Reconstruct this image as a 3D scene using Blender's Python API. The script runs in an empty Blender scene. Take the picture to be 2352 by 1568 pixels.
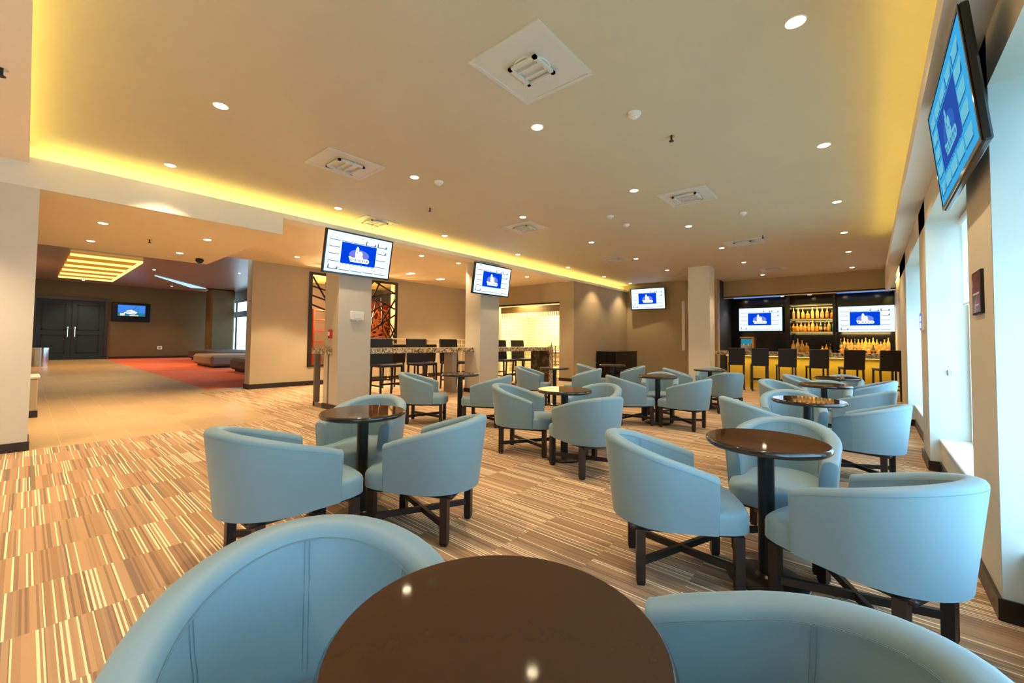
import bpy, math, random
from mathutils import Vector, Matrix
import numpy as np
PI = math.pi
R = math.radians
random.seed(7)
scn = bpy.context.scene
C = scn.collection

# ------------------------------------------------------------------ materials
class NT:
    def __init__(s, name):
        s.m = bpy.data.materials.new(name); s.m.use_nodes = True
        s.t = s.m.node_tree; s.t.nodes.clear()
        s.out = s.n('ShaderNodeOutputMaterial')
    def n(s, typ, **kw):
        nd = s.t.nodes.new(typ)
        for k, v in kw.items():
            if k.startswith('i_'):
                key = k[2:]; key = int(key) if key.isdigit() else key.replace('_', ' ')
                s.set(nd, key, v)
            else: setattr(nd, k, v)
        return nd
    def set(s, nd, key, v):
        if isinstance(v, bpy.types.NodeSocket): s.t.links.new(v, nd.inputs[key])
        else: nd.inputs[key].default_value = v
    def math(s, op, a, b=0.0, c=None):
        nd = s.n('ShaderNodeMath', operation=op); s.set(nd, 0, a); s.set(nd, 1, b)
        if c is not None: s.set(nd, 2, c)
        return nd.outputs[0]
    def mix(s, f, a, b):
        nd = s.n('ShaderNodeMix', data_type='RGBA'); s.set(nd, 0, f); s.set(nd, 6, a); s.set(nd, 7, b)
        return nd.outputs[2]
    def pos(s):
        g = s.n('ShaderNodeNewGeometry'); x = s.n('ShaderNodeSeparateXYZ', i_0=g.outputs['Position'])
        return x.outputs
    def comb(s, x, y, z=0.0):
        return s.n('ShaderNodeCombineXYZ', i_0=x, i_1=y, i_2=z).outputs[0]
    def white(s, v):
        nd = s.n('ShaderNodeTexWhiteNoise', noise_dimensions='3D', i_0=v); return nd.outputs['Value']
    def noise(s, scale, detail=3.0, vec=None, rough=.5):
        nd = s.n('ShaderNodeTexNoise'); s.set(nd, 'Scale', scale); s.set(nd, 'Detail', detail); s.set(nd, 'Roughness', rough)
        if vec is None: vec = s.n('ShaderNodeTexCoord').outputs['Object']
        s.set(nd, 'Vector', vec); return nd.outputs[0]
    def ramp(s, f, stops, interp='LINEAR'):
        nd = s.n('ShaderNodeValToRGB'); s.set(nd, 0, f); cr = nd.color_ramp; cr.interpolation = interp
        while len(cr.elements) < len(stops): cr.elements.new(.5)
        for e, (p, c) in zip(cr.elements, stops): e.position = p; e.color = (*c, 1)
        return nd.outputs[0]
    def bsdf(s, color, rough=.5, bump=None, bstr=.2, bdist=.01, **kw):
        b = s.n('ShaderNodeBsdfPrincipled')
        s.set(b, 'Base Color', color if isinstance(color, bpy.types.NodeSocket) else (*color, 1)); s.set(b, 'Roughness', rough)
        for k, v in kw.items(): s.set(b, k.replace('_', ' '), v)
        if bump is not None:
            bp = s.n('ShaderNodeBump', i_Strength=bstr, i_Distance=bdist, i_Height=bump); s.set(b, 'Normal', bp.outputs[0])
        s.t.links.new(b.outputs[0], s.out.inputs[0]); return s.m

def c4(c): return (*c, 1)
def paint(name, col, rough=.6, var=.06, scale=60., bstr=.08):
    t = NT(name); n = t.noise(scale, 4); n2 = t.noise(2.0, 2)
    f = t.math('MULTIPLY', t.math('SUBTRACT', n2, .5), var * 2)
    hi = tuple(min(1, x * (1 + var)) for x in col); lo = tuple(x * (1 - var) for x in col)
    return t.bsdf(t.mix(t.math('ADD', n2, f), c4(lo), c4(hi)), rough, n, bstr, .002)
def glossy(name, col, rough=.15, metallic=0., coat=0.):
    t = NT(name); n = t.noise(25., 3)
    cc = t.mix(n, c4(tuple(x * .85 for x in col)), c4(tuple(min(1, x * 1.12) for x in col)))
    rr = t.math('MULTIPLY_ADD', n, .08, max(0, rough - .04))
    return t.bsdf(cc, rr, None, Metallic=metallic, Coat_Weight=coat, Coat_Roughness=.05)
def emis(name, col, s):
    t = NT(name); e = t.n('ShaderNodeEmission', i_0=c4(col), i_1=s); t.t.links.new(e.outputs[0], t.out.inputs[0]); return t.m

M = {}
M['ceiling'] = paint('ceiling_paint', (.56, .50, .355), .65, .03)
M['soffit'] = paint('soffit_paint', (.86, .81, .69), .6, .03)
M['bulk'] = paint('bulkhead_paint', (.80, .68, .47), .6, .03)
M['wall'] = paint('taupe_wall_paint', (.42, .335, .205), .62, .05, 90., .12)
M['wall_light'] = paint('sand_wall_paint', (.48, .40, .275), .62, .05, 90., .12)
M['column'] = paint('column_paint', (.56, .52, .44), .62, .04, 90., .2)
M['col_cream'] = paint('cream_column_paint', (.72, .70, .60), .6, .04)
M['brown_wall'] = paint('brown_lobby_wall', (.14, .092, .030), .6, .08, 70., .3)
M['white_wall'] = paint('window_reveal_paint', (.72, .78, .76), .55, .03)
M['pier'] = paint('pier_paint', (.66, .60, .48), .6, .03)
M['base'] = glossy('dark_baseboard', (.022, .014, .012), .35)
M['wood'] = glossy('dark_wood', (.016, .009, .008), .42)
M['top'] = glossy('lacquered_table_top', (.050, .020, .009), .05, 0, 0.)
M['edge'] = glossy('table_edge_lacquer', (.018, .011, .010), .18, 0, .6)
M['post'] = glossy('black_table_post', (.012, .016, .018), .35, .3)
M['foot'] = glossy('bronze_table_foot', (.09, .075, .06), .32, .85)
M['blackleather'] = glossy('black_leather', (.004, .0045, .008), .45, 0, 0.)
M['black'] = glossy('black_lacquer', (.002, .002, .003), .14, 0, 0.)
M['blackmatte'] = paint('matte_black', (.012, .012, .016), .6)
M['bezel'] = glossy('tv_bezel', (.008, .009, .012), .2)
M['chrome'] = glossy('chrome_metal', (.7, .7, .68), .18, 1.)
M['brass'] = glossy('brass_trim', (.6, .42, .2), .3, 1.)
M['white'] = paint('white_plastic', (.75, .75, .70), .4, .02)
M['red'] = glossy('red_plastic', (.45, .02, .02), .35)
M['vent'] = paint('vent_enamel', (.62, .60, .52), .5, .03)
M['dooor'] = paint('blue_black_door_paint', (.007, .021, .032), .62, .15, 20.)
M['doorline'] = paint('door_groove', (.004, .006, .010), .6)
M['ottoman'] = paint('taupe_upholstery', (.26, .20, .145), .75, .08, 200., .4)
M['ottoman_dark'] = paint('umber_upholstery', (.085, .062, .048), .75, .08, 200., .4)
M['amber'] = glossy('amber_glass', (.62, .26, .02), .12, 0, .5)
M['gold'] = glossy('golden_glass', (.72, .42, .05), .15, 0, .5)
M['dark_glass'] = glossy('dark_bottle_glass', (.05, .06, .02), .12, 0, .5)
M['green_glass'] = glossy('green_bottle_glass', (.05, .25, .05), .12, 0, .5)
M['label'] = paint('bottle_label', (.55, .36, .12), .6)
M['cap'] = glossy('bottle_cap', (.35, .22, .10), .35)
M['lamp'] = emis('downlight_glow', (1., .80, .50), 14.)
M['led'] = emis('led_strip_glow', (1., .77, .18), 15.)
M['led_bar'] = emis('warm_bar_led', (1., .68, .20), 1.6)
M['panel_line'] = emis('lit_panel_edge', (1., .60, .16), 1.3)
M['panel_fill'] = emis('lit_panel_fill', (1., .42, .03), .30)
M['tv_reflection_blue'] = emis('painted_tv_reflection', (.05, .22, 1.), .9)
M['daylight_sheen'] = emis('painted_daylight_sheen', (.55, .85, .95), .55)
M['s_bg'] = emis('screen_pale_blue', (.52, .74, 1.), .92)
M['s_blue'] = emis('screen_deep_blue', (.0, .06, .80), .50)
M['s_glow'] = emis('screen_violet_glow', (.22, .28, .95), .45)
M['s_white'] = emis('screen_white', (.90, .97, 1.), 1.05)
M['s_dark'] = emis('screen_grey_lines', (.16, .27, .42), .42)
for a_, c_, e_ in (('d_bg', (.05, .42, .80), .50), ('d_blue', (.03, .10, .50), .42), ('d_white', (.16, .55, .72), .50), ('d_dark', (.02, .20, .48), .42), ('d_glow', (.04, .16, .62), .42)): M[a_] = emis('dim_screen_' + a_[2:], c_, e_)
M['s_sky'] = emis('screen_sky_blue', (.05, .22, .75), .6)
M['s_teal'] = emis('screen_teal', (.03, .25, .38), .45)
M['s_cream'] = emis('screen_cream', (.95, .75, .55), .5)

def vinyl():
    t = NT('pale_blue_vinyl'); n = t.noise(420., 3); n2 = t.noise(3., 2)
    col = t.mix(n2, (.172, .280, .338, 1), (.205, .318, .378, 1))
    return t.bsdf(col, .50, n, .12, .001, Sheen_Weight=.15)
M['vinyl'] = vinyl()
M['thread'] = paint('seam_thread', (.14, .24, .29), .6)

def granite():
    t = NT('speckled_granite'); co = t.n('ShaderNodeTexCoord').outputs['Object']
    v = t.n('ShaderNodeTexVoronoi', i_Scale=34., i_Vector=co); w = t.white(v.outputs['Position'])
    n = t.noise(14., 4, co)
    f = t.math('ADD', t.math('MULTIPLY', w, .7), t.math('MULTIPLY', n, .45))
    col = t.ramp(f, [(.15, (.05, .030, .015)), (.4, (.24, .15, .07)), (.62, (.48, .36, .20)), (.9, (.72, .62, .44))])
    return t.bsdf(col, .2, Coat_Weight=.3)
M['granite'] = granite()
def granite_dark():
    t = NT('dark_marble'); n = t.noise(5., 6, rough=.7)
    return t.bsdf(t.ramp(n, [(.3, (.02, .014, .008)), (.5, (.07, .045, .022)), (.62, (.22, .15, .07)), (.8, (.05, .03, .015))]), .25)
M['marble'] = granite_dark()

def carpet():
    t = NT('striped_carpet_tiles'); x, y, z = t.pos()
    xs = t.math('ADD', x, .25); i = t.math('FLOOR', t.math('MULTIPLY', xs, 2.0))
    j = t.math('FLOOR', t.math('MULTIPLY', y, 2.0))
    tid = t.comb(i, j, 3.0)
    # stripes run along X; each carpet tile carries its own bar code
    warp = t.math('MULTIPLY', t.white(t.comb(i, 0.0, 9.0)), .37)
    ys = t.math('ADD', y, warp)
    a = t.white(t.comb(t.math('FLOOR', t.math('MULTIPLY', ys, 110.)), i, 1.0))
    b = t.white(t.comb(t.math('FLOOR', t.math('MULTIPLY', ys, 26.)), i, 2.0))
    cc = t.white(t.comb(t.math('FLOOR', t.math('MULTIPLY', ys, 58.)), i, 5.0))
    base = t.ramp(b, [(0., (.33, .19, .10)), (.25, (.39, .23, .12)), (.45, (.46, .28, .15)), (.62, (.41, .25, .135)), (.84, (.32, .205, .125)), (.95, (.22, .145, .095))], 'CONSTANT')
    base = t.mix(t.math('MULTIPLY', t.math('GREATER_THAN', a, .7), .45), base, (.46, .30, .175, 1))
    base = t.mix(t.math('MULTIPLY', t.math('LESS_THAN', a, .16), .55), base, (.13, .08, .055, 1))
    fr = t.math('FRACT', t.math('MULTIPLY', ys, 58.))
    lite = t.math('MULTIPLY', t.math('GREATER_THAN', cc, .66), t.math('LESS_THAN', fr, t.math('MULTIPLY_ADD', cc, .9, -.32)))
    base = t.mix(t.math('MULTIPLY', lite, .95), base, (.92, .76, .50, 1))
    dens = t.white(tid)
    base = t.mix(t.math('MULTIPLY', dens, .15), base, (.20, .13, .09, 1))
    n = t.noise(260., 2, t.n('ShaderNodeNewGeometry').outputs['Position'])
    base = t.mix(t.math('MULTIPLY', n, .12), base, (.22, .14, .09, 1))
    return t.bsdf(base, .92, n, .5, .004)
M['carpet'] = carpet()
def tiles():
    t = NT('beige_floor_tiles'); x, y, z = t.pos()
    def g(v, s):
        f = t.math('FRACT', t.math('DIVIDE', v, s)); return t.math('LESS_THAN', t.math('ABSOLUTE', t.math('SUBTRACT', f, .5)), .493)
    inn = t.math('MULTIPLY', g(x, .62), g(y, .31))
    w = t.white(t.comb(t.math('FLOOR', t.math('DIVIDE', x, .62)), t.math('FLOOR', t.math('DIVIDE', y, .31)), 0.))
    n = t.noise(6., 5, t.n('ShaderNodeNewGeometry').outputs['Position'])
    col = t.mix(w, (.42, .29, .145, 1), (.50, .36, .19, 1)); col = t.mix(t.math('MULTIPLY', n, .4), col, (.36, .25, .13, 1))
    return t.bsdf(t.mix(inn, (.62, .48, .29, 1), col), .42)
M['tiles'] = tiles()
def redcarpet():
    t = NT('orange_red_carpet'); p = t.n('ShaderNodeNewGeometry').outputs['Position']
    n = t.noise(1.2, 5, p); m2 = t.noise(120., 2, p)
    return t.bsdf(t.mix(n, (.62, .075, .020, 1), (.85, .20, .075, 1)), .9, m2, .4, .004)
M['redcarpet'] = redcarpet()
def mosaic():
    t = NT('cream_mosaic_tiles'); x, y, z = t.pos(); s = .12
    def g(v):
        f = t.math('FRACT', t.math('DIVIDE', v, s)); return t.math('LESS_THAN', t.math('ABSOLUTE', t.math('SUBTRACT', f, .5)), .40)
    h = t.math('ADD', x, y)
    inn = t.math('MULTIPLY', g(h), g(z))
    w = t.white(t.comb(t.math('FLOOR', t.math('DIVIDE', h, s)), t.math('FLOOR', t.math('DIVIDE', z, s)), 0.))
    return t.bsdf(t.mix(inn, (.50, .40, .20, 1), t.mix(w, (.80, .72, .46, 1), (.95, .90, .68, 1))), .25)
M['mosaic'] = mosaic()
M['yellow'] = paint('yellow_bar_front', (.66, .47, .06), .5, .08, 8.)
M['yellow_ceiling'] = paint('yellow_ceiling_paint', (.85, .66, .22), .6)
M['backroom'] = paint('brown_back_room', (.13, .085, .06), .6, .2, 3.)
M['orange'] = glossy('orange_red_slats', (.95, .30, .11), .5)
M['orange_dark'] = paint('rust_panel', (.36, .05, .02), .6, .3, 6.)
M['rust'] = paint('rust_shelf_paint', (.40, .07, .025), .5)
M['greyframe'] = paint('grey_frame_metal', (.17, .145, .115), .5)
M['rail'] = paint('cream_rail', (.72, .62, .42), .4)
def blindmat():
    t = NT('white_blind_fabric')
    d = t.n('ShaderNodeBsdfDiffuse', i_0=(.82, .90, .90, 1)); tr = t.n('ShaderNodeBsdfTranslucent', i_0=(.85, .93, .95, 1))
    n = t.noise(300., 2); bp = t.n('ShaderNodeBump', i_Strength=.1, i_Height=n); t.t.links.new(bp.outputs[0], d.inputs['Normal'])
    mx = t.n('ShaderNodeMixShader', i_0=.65, i_1=d.outputs[0], i_2=tr.outputs[0]); t.t.links.new(mx.outputs[0], t.out.inputs[0]); return t.m
M['blind'] = blindmat()
def glassmat():
    t = NT('window_glass'); a = t.n('ShaderNodeBsdfTransparent', i_0=(.93, .98, .98, 1)); g = t.n('ShaderNodeBsdfGlossy', i_Roughness=.02)
    mx = t.n('ShaderNodeMixShader', i_0=.05, i_1=a.outputs[0], i_2=g.outputs[0])
    t.t.links.new(mx.outputs[0], t.out.inputs[0]); return t.m
M['glass'] = glassmat()
def lobbyceil():
    t = NT('satin_lobby_ceiling'); n = t.noise(.5, 4)
    return t.bsdf(t.mix(n, (.26, .17, .10, 1), (.34, .24, .15, 1)), .35)
M['lobby_ceiling'] = lobbyceil()
def postermat():
    t = NT('dark_red_poster_print'); n = t.noise(9., 4)
    return t.bsdf(t.ramp(n, [(.38, (.02, .02, .02)), (.5, (.25, .03, .03)), (.58, (.05, .02, .02)), (.68, (.45, .35, .3))]), .3)
M['poster'] = postermat()

# ------------------------------------------------------------------ mesh builder
class MB:
    def __init__(s): s.v = []; s.f = []; s.mi = []; s.sm = []
    def add(s, vs, fs, mi=0, smooth=False):
        o = len(s.v); s.v += [tuple(v) for v in vs]
        for f in fs: s.f.append([i + o for i in f]); s.mi.append(mi); s.sm.append(smooth)
        return s
    def box(s, x0, x1, y0, y1, z0, z1, mi=0):
        v = [(x, y, z) for x in (x0, x1) for y in (y0, y1) for z in (z0, z1)]
        return s.add(v, [(0, 1, 3, 2), (4, 6, 7, 5), (0, 4, 5, 1), (2, 3, 7, 6), (0, 2, 6, 4), (1, 5, 7, 3)], mi)
    def bbox(s, x0, x1, y0, y1, z0, z1, b=.01, mi=0):
        """box with chamfered edges all round"""
        xs = (x0, x1); ys = (y0, y1); zs = (z0, z1); v = []; ids = {}
        for i in (0, 1):
            for j in (0, 1):
                for k in (0, 1):
                    sx, sy, sz = (b, -b)[i], (b, -b)[j], (b, -b)[k]
                    for a, p in enumerate(((xs[i], ys[j] + sy, zs[k] + sz), (xs[i] + sx, ys[j], zs[k] + sz), (xs[i] + sx, ys[j] + sy, zs[k]))):
                        ids[(i, j, k, a)] = len(v); v.append(p)
        I = lambda i, j, k, a: ids[(i, j, k, a)]
        f = []
        for i in (0, 1): f.append([I(i, 0, 0, 0), I(i, 0, 1, 0), I(i, 1, 1, 0), I(i, 1, 0, 0)][::(1 if i == 0 else -1)])
        for j in (0, 1): f.append([I(0, j, 0, 1), I(1, j, 0, 1), I(1, j, 1, 1), I(0, j, 1, 1)][::(1 if j == 0 else -1)])
        for k in (0, 1): f.append([I(0, 0, k, 2), I(0, 1, k, 2), I(1, 1, k, 2), I(1, 0, k, 2)][::(1 if k == 0 else -1)])
        for i in (0, 1):
            for j in (0, 1): f.append([I(i, j, 0, 0), I(i, j, 1, 0), I(i, j, 1, 1), I(i, j, 0, 1)])
            for k in (0, 1): f.append([I(i, 0, k, 0), I(i, 1, k, 0), I(i, 1, k, 2), I(i, 0, k, 2)])
        for j in (0, 1):
            for k in (0, 1): f.append([I(0, j, k, 1), I(1, j, k, 1), I(1, j, k, 2), I(0, j, k, 2)])
        for i in (0, 1):
            for j in (0, 1):
                for k in (0, 1): f.append([I(i, j, k, 0), I(i, j, k, 1), I(i, j, k, 2)])
        return s.add(v, f, mi)
    def bar(s, a, b, w, h, mi=0, up=(0, 0, 1)):
        a = Vector(a); b = Vector(b); d = (b - a).normalized(); up = Vector(up)
        if abs(d.dot(up)) > .99: up = Vector((0, 1, 0))
        x = d.cross(up).normalized() * (w / 2); y = x.cross(d).normalized() * (h / 2)
        v = [p + sx * x + sy * y for p in (a, b) for sx, sy in ((-1, -1), (1, -1), (1, 1), (-1, 1))]
        return s.add(v, [(0, 1, 2, 3), (7, 6, 5, 4), (0, 4, 5, 1), (1, 5, 6, 2), (2, 6, 7, 3), (3, 7, 4, 0)], mi)
    def lathe(s, prof, n=24, c=(0, 0, 0), mi=0, smooth=True, sx=1., sy=1.):
        v = []; f = []
        for r, z in prof:
            for k in range(n): v.append((c[0] + sx * r * math.cos(2 * PI * k / n), c[1] + sy * r * math.sin(2 * PI * k / n), c[2] + z))
        for i in range(len(prof) - 1):
            for k in range(n): f.append((i * n + k, i * n + (k + 1) % n, (i + 1) * n + (k + 1) % n, (i + 1) * n + k))
        f.append(tuple(range(n))[::-1]); f.append(tuple((len(prof) - 1) * n + k for k in range(n)))
        return s.add(v, f, mi, smooth)
    def tube(s, pts, r, n=8, mi=0, closed=False):
        pts = [Vector(p) for p in pts]; v = []; f = []; m = len(pts)
        for i, p in enumerate(pts):
            d = (pts[(i + 1) % m if closed else min(i + 1, m - 1)] - pts[(i - 1) % m if closed else max(i - 1, 0)]).normalized()
            u = Vector((0, 0, 1)); u = Vector((1, 0, 0)) if abs(d.dot(u)) > .95 else u
            x = d.cross(u).normalized(); y = x.cross(d).normalized()
            for k in range(n): v.append(p + r * (math.cos(2 * PI * k / n) * x + math.sin(2 * PI * k / n) * y))
        for i in range(m if closed else m - 1):
            for k in range(n): f.append((i * n + k, i * n + (k + 1) % n, ((i + 1) % m) * n + (k + 1) % n, ((i + 1) % m) * n + k))
        if not closed: f += [tuple(range(n))[::-1], tuple((m - 1) * n + k for k in range(n))]
        return s.add(v, f, mi, True)
    def loops(s, L, cap=True, mi=0, smooth=True, closed=True):
        n = len(L[0]); v = [p for l in L for p in l]; f = []
        for i in range(len(L) - 1):
            for k in range(n if closed else n - 1): f.append((i * n + k, i * n + (k + 1) % n, (i + 1) * n + (k + 1) % n, (i + 1) * n + k))
        if cap: f += [tuple(range(n))[::-1], tuple((len(L) - 1) * n + k for k in range(n))]
        return s.add(v, f, mi, smooth)
    def xform(s, mat): s.v = [tuple(mat @ Vector(p)) for p in s.v]; return s
    def build(s, name, mats, parent=None, loc=None):
        me = bpy.data.meshes.new(name)
        me.from_pydata(s.v, [], s.f); mats = mats if isinstance(mats, (list, tuple)) else [mats]
        for m in mats: me.materials.append(M[m] if isinstance(m, str) else m)
        me.polygons.foreach_set('material_index', s.mi); me.polygons.foreach_set('use_smooth', s.sm)
        import bmesh
        bm = bmesh.new(); bm.from_mesh(me); bmesh.ops.recalc_face_normals(bm, faces=bm.faces); bm.to_mesh(me); bm.free()
        if any(s.sm):
            try: me.set_sharp_from_angle(angle=R(38))
            except Exception: pass
        me.update()
        o = bpy.data.objects.new(name, me); C.objects.link(o)
        if parent: o.parent = parent
        if loc: o.location = loc
        return o
def tag(o, label=None, cat=None, group=None, kind=None):
    if label: o['label'] = label
    if cat: o['category'] = cat
    if group: o['group'] = group
    if kind: o['kind'] = kind
    return o
def thing(name, label, cat, loc=(0, 0, 0), rz=0, group=None):
    o = bpy.data.objects.new(name, None); C.objects.link(o); o.location = loc; o.rotation_euler = (0, 0, rz)
    o.empty_display_size = .1
    return tag(o, label, cat, group)
def copy_tree(o, parent=None):
    c = o.copy(); C.objects.link(c); c.parent = parent
    for ch in o.children: copy_tree(ch, c)
    return c
def struct(name, mb, m, label=None):
    o = mb.build(name, m); return tag(o, label, None, None, 'structure')
B = lambda *a, **k: MB().box(*a, **k)

# ------------------------------------------------------------------ camera
f, yaw, pitch, roll, H = 957.65, R(-40.64), R(2.02), R(.626), 1.27
cy_, sy_, cp, sp = math.cos(yaw), math.sin(yaw), math.cos(pitch), math.sin(pitch)
fw = Vector((sy_ * cp, cy_ * cp, sp)); rt = Vector((cy_, -sy_, 0)); up = rt.cross(fw)
cr, sr = math.cos(roll), math.sin(roll)
rt, up = cr * rt + sr * up, -sr * rt + cr * up
cam = bpy.data.cameras.new('camera'); co = bpy.data.objects.new('camera', cam); C.objects.link(co)
m4 = Matrix((rt, up, -fw)).transposed().to_4x4(); m4.translation = Vector((0, 0, H)); co.matrix_world = m4
cam.sensor_width = 36; cam.lens = f / 2352 * 36; cam.shift_y = -34.9 / 2352; cam.clip_start = .05; cam.clip_end = 200
scn.camera = co

# ------------------------------------------------------------------ structure
ZC, ZL, ZB, ZH = 3.45, 3.22, 2.93, 4.25
XW = .45
struct('floor', B(-7.1, 1.2, -5, 17.3, -.1, 0).box(-11.7, -7.1, 2.65, 15.2, -.1, 0), 'carpet', 'striped brown and cream carpet tiles under the lounge tables')
struct('floor', B(-34, -7.1, -1, 2.65, -.1, 0).box(-12.35, -11.7, 2.65, 12, -.1, 0).box(-34, -12.35, 2.65, 2.95, -.1, 0), 'tiles', 'beige tiled walkway floor leading to the dark double door')
struct('floor', B(-34, -12.35, 2.95, 12, -.1, 0), 'redcarpet', 'orange red carpet under the low ottomans')
struct('ceiling', B(-7.35, .45, -.3, 16.1, ZC, ZC + .1), 'ceiling', 'raised golden beige ceiling over the lounge')
struct('ceiling', B(-11.7, -7.35, -5, 15.2, ZL, ZL + .1), 'bulk', 'lower ceiling over the high counter')
struct('ceiling', B(-34, -11.7, -5, 12, ZH, ZH + .1), 'lobby_ceiling', 'brown satin ceiling over the lobby')
struct('ceiling', B(-7.1, .75, -5, -.28, 3.2, 3.3).box(-7.1, .45, -.28, -.04, 3.2, 3.27), 'soffit', 'cream dropped ceiling near the photographer')
# bulkhead with four downlights
struct('ceiling', B(-11.4, -7.12, -5, 2.62, ZB, ZL), ['bulk'], 'lowest ceiling bulkhead above the walkway entrance')
# left beam with cove ledge
struct('trim_1', B(-7.45, -7.1, -.04, 15.2, 3.2, 3.225).box(-7.14, -7.1, -.04, 15.2, 3.225, 3.275), 'soffit', 'cream cove ledge along the left side of the raised ceiling')
struct('trim_2', B(-7.47, -7.27, -.3, 15.2, 3.225, 3.45), 'soffit', 'cove backing board behind the left cove light')
struct('trim_3', B(-7.13, -7.1, -5, 2.62, ZB, 3.2), 'soffit', 'cream fascia above the walkway entrance')
# near cove
struct('trim_4', B(-7.3, .45, -.32, -.28, 3.27, 3.45), 'soffit', 'cove backing board of the near side')
# right beam
struct('trim_5', B(.27, .45, -.04, 10.85, 2.79, 2.82).box(.27, .295, -.04, 10.85, 2.82, 2.92), 'soffit', 'cream soffit ledge along the top of the window wall')
struct('trim_6', B(.355, .45, -.3, 16.1, 2.82, 3.45), 'soffit', 'backing board above the window wall soffit')
def led(name, x0, x1, y0, y1, z0, z1, label):
    tag(B(x0, x1, y0, y1, z0, z1).build(name, 'led'), label, 'led strip')
led('led_strip', -7.25, -7.235, 0, 15.1, 3.23, 3.245, 'yellow glowing led strip in the long left ceiling cove')
led('led_strip', .325, .34, 0, 10.8, 2.825, 2.84, 'yellow glowing led strip in the ceiling cove above the windows')
led('led_strip', -7.0, .2, -.22, -.205, 3.275, 3.29, 'yellow glowing led strip in the ceiling cove nearest the camera')
led('led_strip', .565, .58, 11.0, 15.6, 3.0, 3.015, 'short yellow led strip in the far corner above the bar end')

# window wall
WT = 2.53
def pier(y0, y1):
    return B(XW, .95, y0, y1, 0, 2.79)
struct('wall_right', B(XW, 1.0, -5, -3.2, 0, 2.79).box(XW, 1.0, -.6, .15, 0, 2.79).box(XW, 1.0, 3.0, 3.63, 0, 2.79).box(XW, 1.0, 6.05, 6.72, 0, 2.79).box(XW, 1.0, 9.2, 10.85, 0, 2.79)
       .box(XW, 1.0, -5, 10.85, WT, 2.79).box(XW, 1.0, -5, 10.85, 2.79, 3.5), 'pier', 'cream window wall with deep piers')
struct('wall_right', B(.58, 1.0, 10.85, 17.3, 0, 3.5), 'pier', 'cream wall beyond the last window pier')
# reveal linings (paler)
mb = MB()
for y0, y1 in ((3.0, 3.63), (6.05, 6.72), (9.2, 10.85), (-.6, .15)):
    mb.box(XW + .002, 1.0, y0 - .004, y0, .0, WT).box(XW + .002, 1.0, y1, y1 + .004, 0, WT)
struct('trim_7', mb, 'white_wall', 'pale window reveals beside each pier')
ops = [(-3.2, -.6), (.15, 3.0), (3.63, 6.05), (6.72, 9.2)]
struct('wall_right', MB().box(XW + .08, 1.0, -3.2, -.6, 0, .30).box(XW + .08, 1.0, .15, 3.0, 0, .30).box(XW + .08, 1.0, 3.63, 6.05, 0, .30).box(XW + .08, 1.0, 6.72, 9.2, 0, .30), 'pier', 'low cream wall under the windows')
for n, (y0, y1) in enumerate(ops):
    w = bpy.data.objects.new('window_%d' % (n + 1), None); C.objects.link(w); w.location = (.74, y0, .30); tag(w, None, None, None, 'structure')
    L = y1 - y0
    mb = MB().box(0, .05, .01, .06, .03, 2.22).box(0, .05, L - .06, L - .01, .03, 2.22).box(0, .05, .06, L - .06, .03, .08).box(0, .05, .06, L - .06, 2.17, 2.22).box(0, .05, L / 2 - .02, L / 2 + .02, .08, 2.17)
    mb.build('window_frame', 'white', w)
    B(.022, .028, .06, L - .06, .08, 2.17).build('glass_pane', 'glass', w)
    MB().bbox(-.22, .02, .005, L - .005, 0, .03, .006).build('window_sill', 'white_wall', w)
    bl = thing('roller_blind', ['white roller blind behind the photographer', 'white roller blind on the window nearest the photographer', 'white roller blind on the window between the two nearest piers', 'white roller blind on the window farthest along'][n], 'roller blind', (.70, y0, WT))
    MB().tube([(0, .08, -.045), (0, L - .08, -.045)], .028, 14).build('roller_tube', 'white', bl)
    B(.0, .003, .12, L - .12, -(.75, .9, .85, .8)[n], -.05).build('fabric', 'blind', bl)
    B(-.006, .010, .12, L - .12, -(.77, .92, .87, .82)[n], -(.75, .9, .85, .8)[n]).build('bottom_rail', 'white', bl)
# baseboards window wall
mb = MB()
for y0, y1 in ((3.0, 3.63), (6.05, 6.72), (9.2, 10.85), (-.6, .15)):
    mb.box(XW - .015, XW, y0 - .015, y1 + .015, 0, .1); mb.box(XW, .75 if y0 < 9 else .6, y0 - .015, y0, 0, .1)
for y0, y1 in ops: mb.box(XW + .065, XW + .08, y0, y1, 0, .1)
struct('baseboard_right', mb, 'base', 'dark baseboard along the window wall')
# left near wall
M['left_pier'] = paint('pale_sand_paint', (.68, .64, .55), .6, .03)
struct('wall_left', B(-7.6, -7.1, -5, .05, 0, ZB), 'left_pier', 'sand coloured wall end at the left edge')
struct('baseboard_left', B(-7.1, -7.085, -5, .065, 0, .1).box(-7.6, -7.1, .05, .065, 0, .1), 'base')
struct('wall_left', B(-34, -7.6, -1, -.02, 0, ZH), 'wall_light', 'side wall of the walkway')
struct('wall_near', B(-7.6, 1.0, -5.1, -5, 0, 3.5), 'wall_light')
# partition wall with lattice opening
AY0, AY1, AZ0, AZ1 = 5.03, 7.86, .5, 3.12
struct('wall_partition', B(-12.07, -11.7, 3.65, AY0, 0, ZH).box(-12.07, -11.7, AY1, 15.2, 0, ZH).box(-12.07, -11.7, AY0, AY1, 0, AZ0).box(-12.07, -11.7, AY0, AY1, AZ1, ZH), 'wall_light', 'sand coloured partition wall with the lattice screen')
struct('baseboard_partition', B(-11.7, -11.68, 3.63, 11.35, 0, .12).box(-12.09, -11.7, 3.63, 3.65, 0, .12), 'base')
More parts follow.
